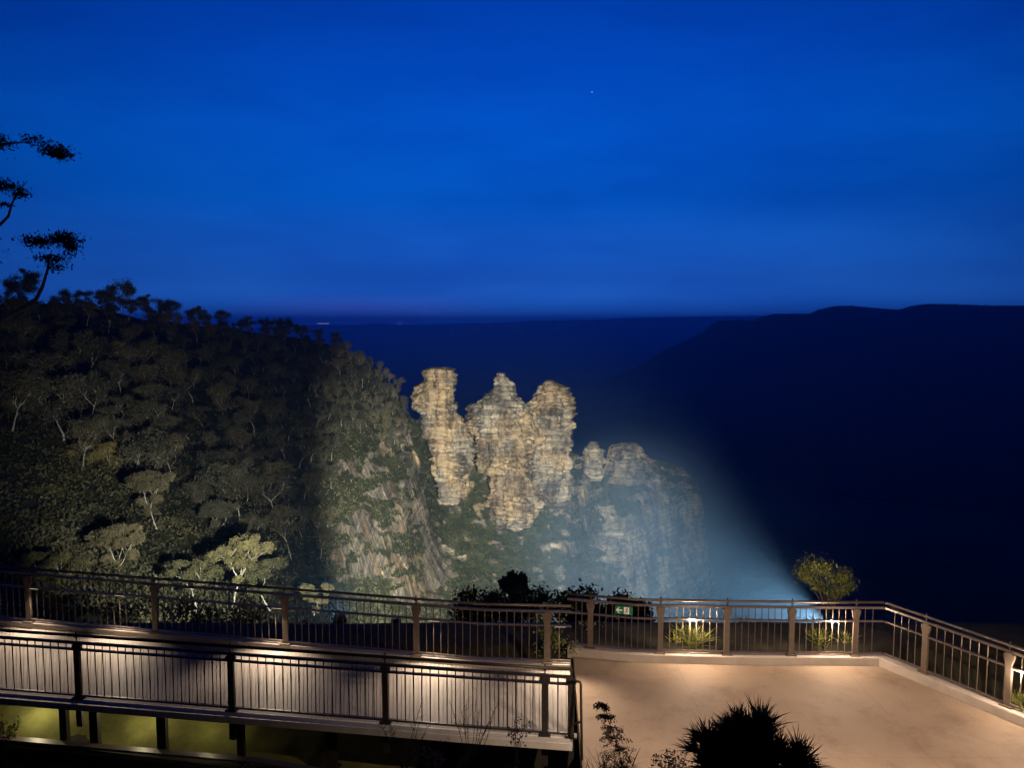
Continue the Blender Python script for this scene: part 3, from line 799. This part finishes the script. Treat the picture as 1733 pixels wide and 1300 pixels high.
# ------------------------------------------------------------------ plants
def blades(n_, base, spread, length, width, mb, up_bias=.8, curve=.4, jitter=.04):
    for i in range(n_):
        az = random.uniform(0, 2*math.pi); tl = random.random()**.8*spread
        d = Vector((math.cos(az)*math.sin(tl), math.sin(az)*math.sin(tl), math.cos(tl)))
        L = length*random.uniform(.6, 1.05); w_ = width*random.uniform(.7,1.2)
        side = d.cross(Vector((random.gauss(0,1),random.gauss(0,1),random.gauss(0,.3)))).normalized()*w_/2
        p = Vector(base) + Vector((random.gauss(0,jitter), random.gauss(0,jitter), 0))
        o = len(mb.v); seg = 4
        for k in range(seg+1):
            t_ = k/seg; q = p + d*L*t_ + Vector((d.x, d.y, -.6))*curve*L*t_*t_*.5
            ww = side*(1 - t_**2*.97)
            mb.v += [tuple(q - ww), tuple(q + ww)]
        for k in range(seg): mb.f.append((o+2*k, o+2*k+1, o+2*k+3, o+2*k+2))
def garden_z(p): return float(gz(p.x, p.y))
def tuft(px, d, n_, length, label, matn='grass', width=.02, group=None, z=None, spread=1.0, parts=False):
    u = (px-W0/2)/F; x = u*d*1.0; y = d - .6
    zz = z if z is not None else garden_z(Vector((x, y)))
    m_ = MB(); blades(n_, (0,0,0), spread, length, width, m_)
    o = m_.build('grass_tuft', M[matn]); o.location = (x, y, zz); return tag(o, label, 'plant', group)
tuft(1168,13.85,230,.55,'bright green strappy tuft in the left lit bay behind the platform railing', z=.06)
tuft(1140,14.0,30,.34,'short strappy tuft left of the bright one behind the railing', z=.06)
tuft(1380,13.9,110,.42,'sparse green tuft behind the railing left of the corner', z=.06)
tuft(1425,14.0,30,.32,'small pale tuft closest to the railing corner', z=.06)
tuft(1262,17.6,50,.42,'yellow green tuft glowing beyond the railing between two posts', matn='yellowleaf', z=-1.2)
tuft(1722,11.6,200,.55,'yellow green bush against the right railing at the picture edge', matn='grass', z=-.1)
tuft(1655,12.3,35,.3,'small dark tuft beyond the right railing', z=-.3, matn='dark')
def shrub(name, c, r3, n_, leaf, label, matn, asp=.5, stems=5, cat='shrub', base=None, group=None, clump=0, droop=0):
    c = Vector(c); base = Vector(base) if base is not None else c - Vector((0,0,r3[2]*1.3))
    e = empty(name, base, label, cat, group); t = MB(); cr = MB()
    for i in range(stems):
        tip = c + Vector([random.uniform(-.75,.75)*r for r in r3])
        midp = base.lerp(tip, .5) + Vector((random.gauss(0,.05), random.gauss(0,.05), .03))*r3[0]
        t.tube([base, midp, tip], [r3[0]*.035, r3[0]*.025, r3[0]*.008], 5)
    if clump:
        per = n_//clump
        for i in range(clump):
            o = rng.normal(size=3); o /= np.linalg.norm(o); o *= rng.random()**.4
            cc = np.array(c) + o*np.array(r3)
            q = rng.normal(size=(per,3))*np.array(r3)*.16
            cr.leaves(cc + q, leaf*rng.uniform(.6,1.4,per), asp, droop)
    else:
        o = rng.normal(size=(n_,3)); o /= np.linalg.norm(o,axis=1)[:,None]; o *= (rng.random(n_)**.5)[:,None]
        cr.leaves(np.array(c) + o*np.array(r3), leaf*rng.uniform(.6,1.4,n_), asp, droop)
    t.build('stem', M['darkbark'], e, True); cr.build('foliage', M[matn], e); settle(e); return e
# round-leaved shrub behind the join
shrub('shrub', P(935,1075,13.2), (.42,.25,.5), 420, .055, 'round leaved shrub lit behind the railing where footbridge meets platform', 'yellowleaf', .8, clump=26)
shrub('shrub', P(995,1068,14.6), (.35,.25,.3), 120, .05, 'sparse pale leaved shrub left of the green sign', 'yellowleaf', .8, clump=12)
shrub('shrub', P(1060,1090,14.8), (.35,.2,.2), 60, .04, 'thin leafy sprigs below the green sign', 'yellowleaf', .8, clump=8)
# trees/shrub beyond the platform, right
e = empty('small_tree', P(1400,1050,16.6), 'wind blown yellow green small tree rising beyond the platform railing', 'tree')
t = MB(); cr = MB(); DD = 16.6
for (bx, by) in ((1362,952),(1378,945),(1395,955),(1372,975),(1415,970),(1432,968),(1440,985),(1352,965),(1385,990),(1405,1000),(1425,995)):
    b0 = P(1400,1040,DD); b1 = P((bx+1400)/2+4, (by+1040)/2, DD+random.uniform(-.2,.2)); b2 = P(bx, by, DD+random.uniform(-.3,.3))
    t.tube([b0,b1,b2],[.022,.013,.005],5)
    n_ = 210; o = rng.normal(size=(n_,3))*np.array([.12,.12,.09]); tt = rng.random(n_)[:,None]
    ctr = np.array(b2)*(1-tt*.45) + np.array(b1)*tt*.45
    cr.leaves(ctr + o*(1-.5*tt), .085*rng.uniform(.5,1.4,n_), .22, droop=-1.0)
t.tube([P(1402,1075,DD), P(1400,1036,DD)], [.04,.025], 6)
t.build('trunk', M['darkbark'], e, True); cr.build('crown', M['yellowleaf'], e); settle(e)
for (px,py,d,a,b_,lb) in ((1390,1050,16.4,.75,.06,'low ground cover sprigs catching light below the small tree'),(1512,1030,17.5,.35,.03,'thin lit sprig beyond the railing corner')):
    shrub('low_shrub', P(px,py,d), (a,.12,b_+.02), 150, .05, lb, 'yellowleaf', .4, stems=3)
# dark foreground bushes on the slope beyond the rail
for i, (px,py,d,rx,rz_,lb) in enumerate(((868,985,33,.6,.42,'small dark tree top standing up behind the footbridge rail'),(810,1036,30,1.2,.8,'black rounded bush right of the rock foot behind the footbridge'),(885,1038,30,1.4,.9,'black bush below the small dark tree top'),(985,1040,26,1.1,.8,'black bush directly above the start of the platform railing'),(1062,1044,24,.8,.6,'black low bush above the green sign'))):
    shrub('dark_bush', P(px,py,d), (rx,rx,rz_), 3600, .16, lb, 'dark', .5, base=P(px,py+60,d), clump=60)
for (px,py,d,rx,rz_) in ((40,1045,17,.9,.5),(110,1035,17.5,.7,.5),(285,1040,17.5,.9,.5),(420,1050,17.5,.7,.4),(760,1075,17.5,.9,.5),(200,1050,17,.8,.45),(360,1055,16.5,.9,.4),(480,1075,15.6,.6,.3),(740,1085,16,.5,.3),(800,1090,15.5,.8,.4)):
    shrub('dark_bush', P(px,py,d), (rx,rx*.6,rz_), 700, .09, 'dim garden shrub seen through the far footbridge railing', 'gum', .5, group='dim shrubs behind the footbridge railing', clump=24)

# foreground silhouettes
FX = [P(1268,1322,6.6)]
m_ = MB()
for i in range(120):
    az = random.uniform(0, 6.283); tl = random.random()**.6*1.5; rr2 = random.uniform(.28,.52)
    dv = Vector((math.cos(az)*math.sin(tl), math.sin(az)*math.sin(tl), math.cos(tl)))
    n0 = len(m_.v); q = dv*rr2*Vector((.95,.95,1.0)).length/1.7
    blades(34, (0,0,0), .75, random.uniform(.16,.34), .016, m_, curve=random.uniform(.1,.8), jitter=.012)
    rot = Vector((0,0,1)).rotation_difference((dv + Vector((0,0,.55))).normalized())
    for k in range(n0, len(m_.v)): m_.v[k] = tuple(rot @ Vector(m_.v[k]) + q)
blades(500, (0,0,0), 1.4, .5, .03, m_, curve=.3, jitter=.1); blades(160, (-.02,0,.3), .3, .42, .02, m_, curve=.15, jitter=.05); blades(90, (.1,0,.2), .5, .42, .02, m_, curve=.2, jitter=.04); blades(90, (-.17,0,.12), .5, .42, .02, m_, curve=.2, jitter=.04)
o = m_.build('spiky_bush', M['dark']); o.location = FX[0]; tag(o, 'big black spiky bush silhouetted against the paved platform', 'plant')
def plume(px, py, d, H, label, lean=-.12):
    base = P(px, py, d); t = MB(); cr = MB()
    pts = [base + Vector((lean*H*(k/8)**2*2.0, 0, H*k/8)) for k in range(9)]
    t.tube(pts, [.007*(1-.08*k) for k in range(9)], 5)
    for k in range(1, 9):
        for s_ in range(9):
            az = random.uniform(0, 6.28); L = H*.26*(1.2-k/9)
            a = pts[k]; dv = Vector((math.cos(az), math.sin(az)*.7, .1)); b = a + dv*L + Vector((0,0,-L*.25)); 
            t.tube([a, (a+b)/2 + Vector((0,0,L*.12)), b], [.003,.002,.001], 3, cap=False)
            n_ = 34; tt = rng.random(n_)[:,None]**.7
            cr.leaves(np.array(a)*(1-tt) + np.array(b)*tt + rng.normal(size=(n_,3))*.012 - np.array([0,0,1])*.02*tt, .03*rng.uniform(.6,1.3,n_), .3, droop=1.2)
    e = empty('plume_plant', base, label, 'plant'); t.build('stem', M['darkbark'], e); cr.build('foliage', M['brownleaf'], e); settle(e)
plume(1056,1345,7.0,.88,'tall drooping plume plant left of the spiky bush', -.13)
m_ = MB(); blades(110, (0,0,0), 1.2, .34, .01, m_, jitter=.1); o = m_.build('grass_tuft', M['dark']); o.location = P(1030,1325,7.0); tag(o, 'dark grass tuft at the foot of the plume plant', 'plant')
shrub('wispy_shrub', P(1135,1300,7.0), (.22,.15,.17), 800, .03, 'wispy dim shrub between the plume plant and the spiky bush', 'brownleaf', .4, stems=14, base=P(1135,1370,7.0))
shrub('wispy_shrub', P(1370,1285,6.6), (.12,.1,.1), 160, .03, 'wispy twigs at the right foot of the spiky bush', 'dark', .4, stems=8, base=P(1350,1340,6.6))
def weed(px, py, d, H, w_, n_, label, leafn=0, matn='dark', leafs=.03):
    base = P(px, py, d); t = MB(); cr = MB(); C_ = []
    for i in range(n_):
        tip = base + Vector((random.uniform(-w_,w_), random.uniform(-.1,.1), H*random.uniform(.55,1)))
        mid_ = base.lerp(tip,.5) + Vector((random.gauss(0,.02),0,.03))
        t.tube([base, mid_, tip], [.0045,.0032,.002], 4, cap=False)
        for k in range(5):
            a = mid_.lerp(tip, random.random()); b = a + Vector((random.uniform(-.06,.06), random.uniform(-.04,.04), random.uniform(.02,.07)))
            t.tube([a,b],[.0025,.0015],3,cap=False); C_.append(b)
    C_ = np.array([tuple(c) for c in C_])
    if leafn:
        C2 = np.repeat(C_, leafn, 0) + rng.normal(size=(len(C_)*leafn,3))*.02
    else: C2 = C_
    cr.leaves(C2, leafs*rng.uniform(.5,1.3,len(C2)), .35)
    e = empty('weed', base, label, 'plant'); t.build('stem', M['darkbark'], e); cr.build('foliage', M[matn], e); settle(e)
weed(685,1310,8.2,.88,.3,10,'fine bare twigs in front of the third bay of the footbridge railing', leafs=.012)
weed(795,1310,8.2,1.0,.35,11,'tallest fine twigs in front of the footbridge near its right end', leafs=.012)
weed(872,1320,8.2,.85,.1,6,'dark leafy sprig in front of the footbridge just left of the last bay', leafn=5, leafs=.04)
weed(730,1325,7.6,.36,.18,9,'small pinkish shrub at the bottom edge below the footbridge', leafn=6, matn='pinkleaf', leafs=.035)
weed(5,1300,8.5,.6,.2,8,'dark leafy twig poking in at the lower left edge', leafn=6, leafs=.045)
weed(402,1335,8.0,.28,.2,8,'small yellow green weed at the bottom edge under the second post', leafn=5, matn='yellowleaf', leafs=.03)
weed(868,1345,7.4,.3,.12,6,'tiny green weed at the bottom edge right of the pinkish shrub', leafn=4, matn='yellowleaf', leafs=.025)

# ------------------------------------------------------------------ lights
def spot(name, loc, target, energy, cone, blend, col, rad=.05, parent=None):
    l = bpy.data.lights.new(name, 'SPOT'); l.energy = energy; l.spot_size = R(cone); l.spot_blend = blend; l.color = col; l.shadow_soft_size = rad
    o = bpy.data.objects.new(name, l); COL.objects.link(o); o.location = loc
    o.rotation_euler = (Vector(target)-Vector(loc)).to_track_quat('-Z','Y').to_euler(); return o
def floodlight(loc, target, label, energy, cone, blend, col, rad=.12, size=.34):
    loc = Vector(loc); target = Vector(target); d = (target-loc).normalized()
    e = empty('floodlight', loc - Vector((0,0,.3)), label, 'floodlight', 'garden floodlights')
    m_ = MB(); m_.bar(loc - d*.2, loc - d*.03, size, size*.7); m_.build('housing', M['darksteel'], e)
    m_ = MB(); m_.bar(loc - d*.028, loc - d*.02, size*.9, size*.6); m_.build('lens', M['flood'], e)
    m_ = MB(); s_ = d.cross(Vector((0,0,1))).normalized()
    for sg in (1,-1): m_.bar(loc - d*.1 + s_*sg*(size/2+.012), loc - d*.1 + s_*sg*(size/2+.012) - Vector((0,0,.3)), .015, .04)
    m_.bar(loc - d*.1 - s_*(size/2+.02) - Vector((0,0,.3)), loc - d*.1 + s_*(size/2+.02) - Vector((0,0,.3)), .04, .015)
    m_.build('bracket', M['darksteel'], e); settle(e)
    spot('flood_beam', loc + d*.02, target, energy, cone, blend, col, rad)
WHITE = (1,.96,.82)
floodlight(P(1400,1056,45), P(825,875,500), 'large floodlight beyond the platform railing aimed at the rock pillars', 2.2e7, 43, 1.0, WHITE, .2, .8)
floodlight(P(575,1046,17.6), P(500,720,300), 'floodlight behind the footbridge railing aimed high at the wooded hillside', 4.2e5, 54, 1.0, (1,.95,.82), .12, .26)
floodlight(P(668,1052,17.6), P(420,905,62), 'small floodlight behind the footbridge railing, aimed low at the nearest trees', 3.6e4, 26, 1.0, (1,.93,.75), .1, .2)

WARM = (1,.74,.52)
def rail_light(q, tgt, e, cone=150, blend=1, col=WARM):
    if cone < 165: return spot('rail_or_fill_lamp', q, tgt, e, cone, blend, col, .02)
    l = bpy.data.lights.new('rail_or_fill_lamp', 'POINT'); l.energy = e*.6; l.color = col; l.shadow_soft_size = .012
    o = bpy.data.objects.new('rail_or_fill_lamp', l); COL.objects.link(o); o.location = q
def led(q, d, label):
    m_ = MB(); d = d.normalized(); m_.bar(q - d*.09, q + d*.09, .018, .008); o = m_.build('rail_light', M['led']); return tag(o, label, 'lamp', 'led lights under the handrails')
# platform rail lights, hung under the upper rail
for px, en, lb in ((1172,60,'led strip above the bright grass tuft behind the platform railing'),(1408,55,'led strip near the platform railing corner')):
    q = at_px(kt[1] if px < 1240 else kt[2], kt[2] if px < 1240 else rB, px) + Vector((0,0,.97*.65-.02))
    led(q, Vector((1,0,0)), 'small '+lb); rail_light(q - Vector((0,.04,.035)), q + Vector((0,-.9,-1)), en*2, 170)
q = at_px(rB, rE, 1725) + Vector((0,0,.61)); led(q, dirE, 'small led strip on the right platform railing'); rail_light(q-Vector((0.035,.02,.035)), q + Vector((-.9,-.3,-1)), 70, 170)
for px, en in ((60,22),(205,26),(470,30),(735,26),(948,24)):
    a, b = (kA,kB) if px < 815 else (kB,kC)
    q = at_px(a, b, px) + Vector((0,0,.635)); led(q, b-a, 'small led strip under the far handrail of the footbridge'); rail_light(q - Vector((0,.04,.035)), q + Vector((0,-.8,-1)), en*3.9, 118, .8, (1,.78,.56))
# fill lamps added over the camera side of the platform, no fixture modelled
for x, y, en in ((2.4,7.5,560),(6.0,7.5,660)):
    q = Vector((x,y,2.6)); rail_light(q, (x,10.2,0), en, 140, 1, WARM)
# lamps under the footbridge
for px, en in ((30,15),(215,9),(330,4)):
    l = bpy.data.lights.new('under_bridge_lamp', 'POINT'); l.energy = en; l.color = (1,.88,.55); l.shadow_soft_size = .05
    o = bpy.data.objects.new('under_bridge_lamp', l); COL.objects.link(o); o.location = at_px(lb0, lb1, px) + Vector((0,.5,.42))
# added warm spot brightening the small tree, without a fixture
spot('tree_fill_spot', P(1372,1042,15.4), P(1400,970,16.6), 90, 70, 1, (1,.88,.5), .05)

# town lights and the evening star
for i, (px, py, s_, lb) in enumerate(((547,547,9,'faint cluster of far town lights at the right end of the left skyline'),(682,547,8,'single faint town light on the far plateau'))):
    m_ = MB()
    for k in range(5 if i == 0 else 2):
        c0 = P(px + (k-2)*4, py+.6, 8900); m_.box(c0, (s_*random.uniform(.8,1.6), s_, s_*.6))
    tag(m_.build('town_lights', M['town']), lb, 'lights')
m_ = MB(); c0 = P(1002,155,36000); m_.tube([c0-Vector((0,0,14)), c0, c0+Vector((0,0,14))], [3,17,3], 10); tag(m_.build('evening_star', M['star']), 'single faint star high in the blue sky', 'star')

# ------------------------------------------------------------------ haze
m = bpy.data.materials.new('haze'); m.use_nodes = True; nt = m.node_tree; nt.nodes.remove(nt.nodes['Principled BSDF'])
pv = nn(nt, 'ShaderNodeVolumePrincipled'); pv.inputs['Color'].default_value = (.25,.56,1,1); pv.inputs['Density'].default_value = 1.5e-4
pv.inputs['Density Attribute'].default_value = ''; pv.inputs['Anisotropy'].default_value = 0.68
nt.links.new(pv.outputs[0], nt.nodes['Material Output'].inputs['Volume'])
try: m.cycles.homogeneous_volume = True
except Exception as ex: print('hv', ex)
mb = MB(); mb.box((0,0,(-440+260)/2), (60000,60000,700)); tag(mb.build('haze', m), 'thin evening haze filling the valley and scattering the floodlight beam', 'haze', kind='stuff')

# drifting mist over the lower cliffs
mm = bpy.data.materials.new('mist'); mm.use_nodes = True; nt = mm.node_tree; nt.nodes.remove(nt.nodes['Principled BSDF'])
pv = nn(nt, 'ShaderNodeVolumePrincipled'); pv.inputs['Color'].default_value = (.5,.72,1,1)
pv.inputs['Density Attribute'].default_value = ''; nt.links.new(pv.outputs[0], nt.nodes['Material Output'].inputs['Volume'])
tc = nn(nt, 'ShaderNodeTexCoord'); ln_ = nn(nt, 'ShaderNodeVectorMath', operation='LENGTH'); nt.links.new(tc.outputs['Object'], ln_.inputs[0])
fo = nn(nt, 'ShaderNodeMapRange', interpolation_type='SMOOTHSTEP'); fo.inputs['From Min'].default_value = .98; fo.inputs['From Max'].default_value = .1
fo.inputs['To Min'].default_value = 0; fo.inputs['To Max'].default_value = 1; nt.links.new(ln_.outputs['Value'], fo.inputs['Value'])
mn = noise_node(nt, 1.7, 3, .55, vec=tc.outputs['Object'], mapscale=(1,1.3,.7))
mr = nn(nt, 'ShaderNodeMapRange'); mr.inputs['From Min'].default_value = .36; mr.inputs['From Max'].default_value = .64
mr.inputs['To Min'].default_value = .25; mr.inputs['To Max'].default_value = 1.5; nt.links.new(mn.outputs[0], mr.inputs['Value'])
m1 = nn(nt, 'ShaderNodeMath', operation='MULTIPLY'); nt.links.new(fo.outputs[0], m1.inputs[0]); nt.links.new(mr.outputs[0], m1.inputs[1])
m2 = nn(nt, 'ShaderNodeMath', operation='MULTIPLY'); nt.links.new(m1.outputs[0], m2.inputs[0]); m2.inputs[1].default_value = 2.3e-3
nt.links.new(m2.outputs[0], pv.inputs['Density'])
th = np.linspace(0, 2*math.pi, 41)[:-1]; ph = np.linspace(.02, math.pi-.02, 21)
V = np.stack([np.outer(np.sin(ph), np.cos(th)), np.outer(np.sin(ph), np.sin(th)), np.outer(np.cos(ph), np.ones(40))], -1)
idx = np.arange(21*40).reshape(21, 40); nx2 = np.roll(idx, -1, 1)
m_ = MB(); m_.v = [tuple(v) for v in V.reshape(-1,3)]
m_.f = [tuple(int(t) for t in q) for q in np.stack([idx[:-1], idx[1:], nx2[1:], nx2[:-1]], -1).reshape(-1,4)] + [tuple(int(t) for t in idx[0]), tuple(int(t) for t in idx[-1][::-1])]
o = m_.build('mist', mm, smooth=True); o.location = P(1130,960,390); o.scale = (105,170,84); o.rotation_euler = (0,0,R(12))
tag(o, 'soft blue mist drifting over the lower cliffs right of the rock pillars', 'mist', kind='stuff')

# ------------------------------------------------------------------ render settings
scene.view_settings.view_transform = 'Standard'; scene.view_settings.look = 'None'; scene.view_settings.exposure = 0; scene.view_settings.gamma = 1
cy = scene.cycles
cy.use_denoising = True; cy.max_bounces = 6; cy.diffuse_bounces = 2; cy.volume_bounces = 1; cy.transparent_max_bounces = 8; cy.sample_clamp_indirect = 4
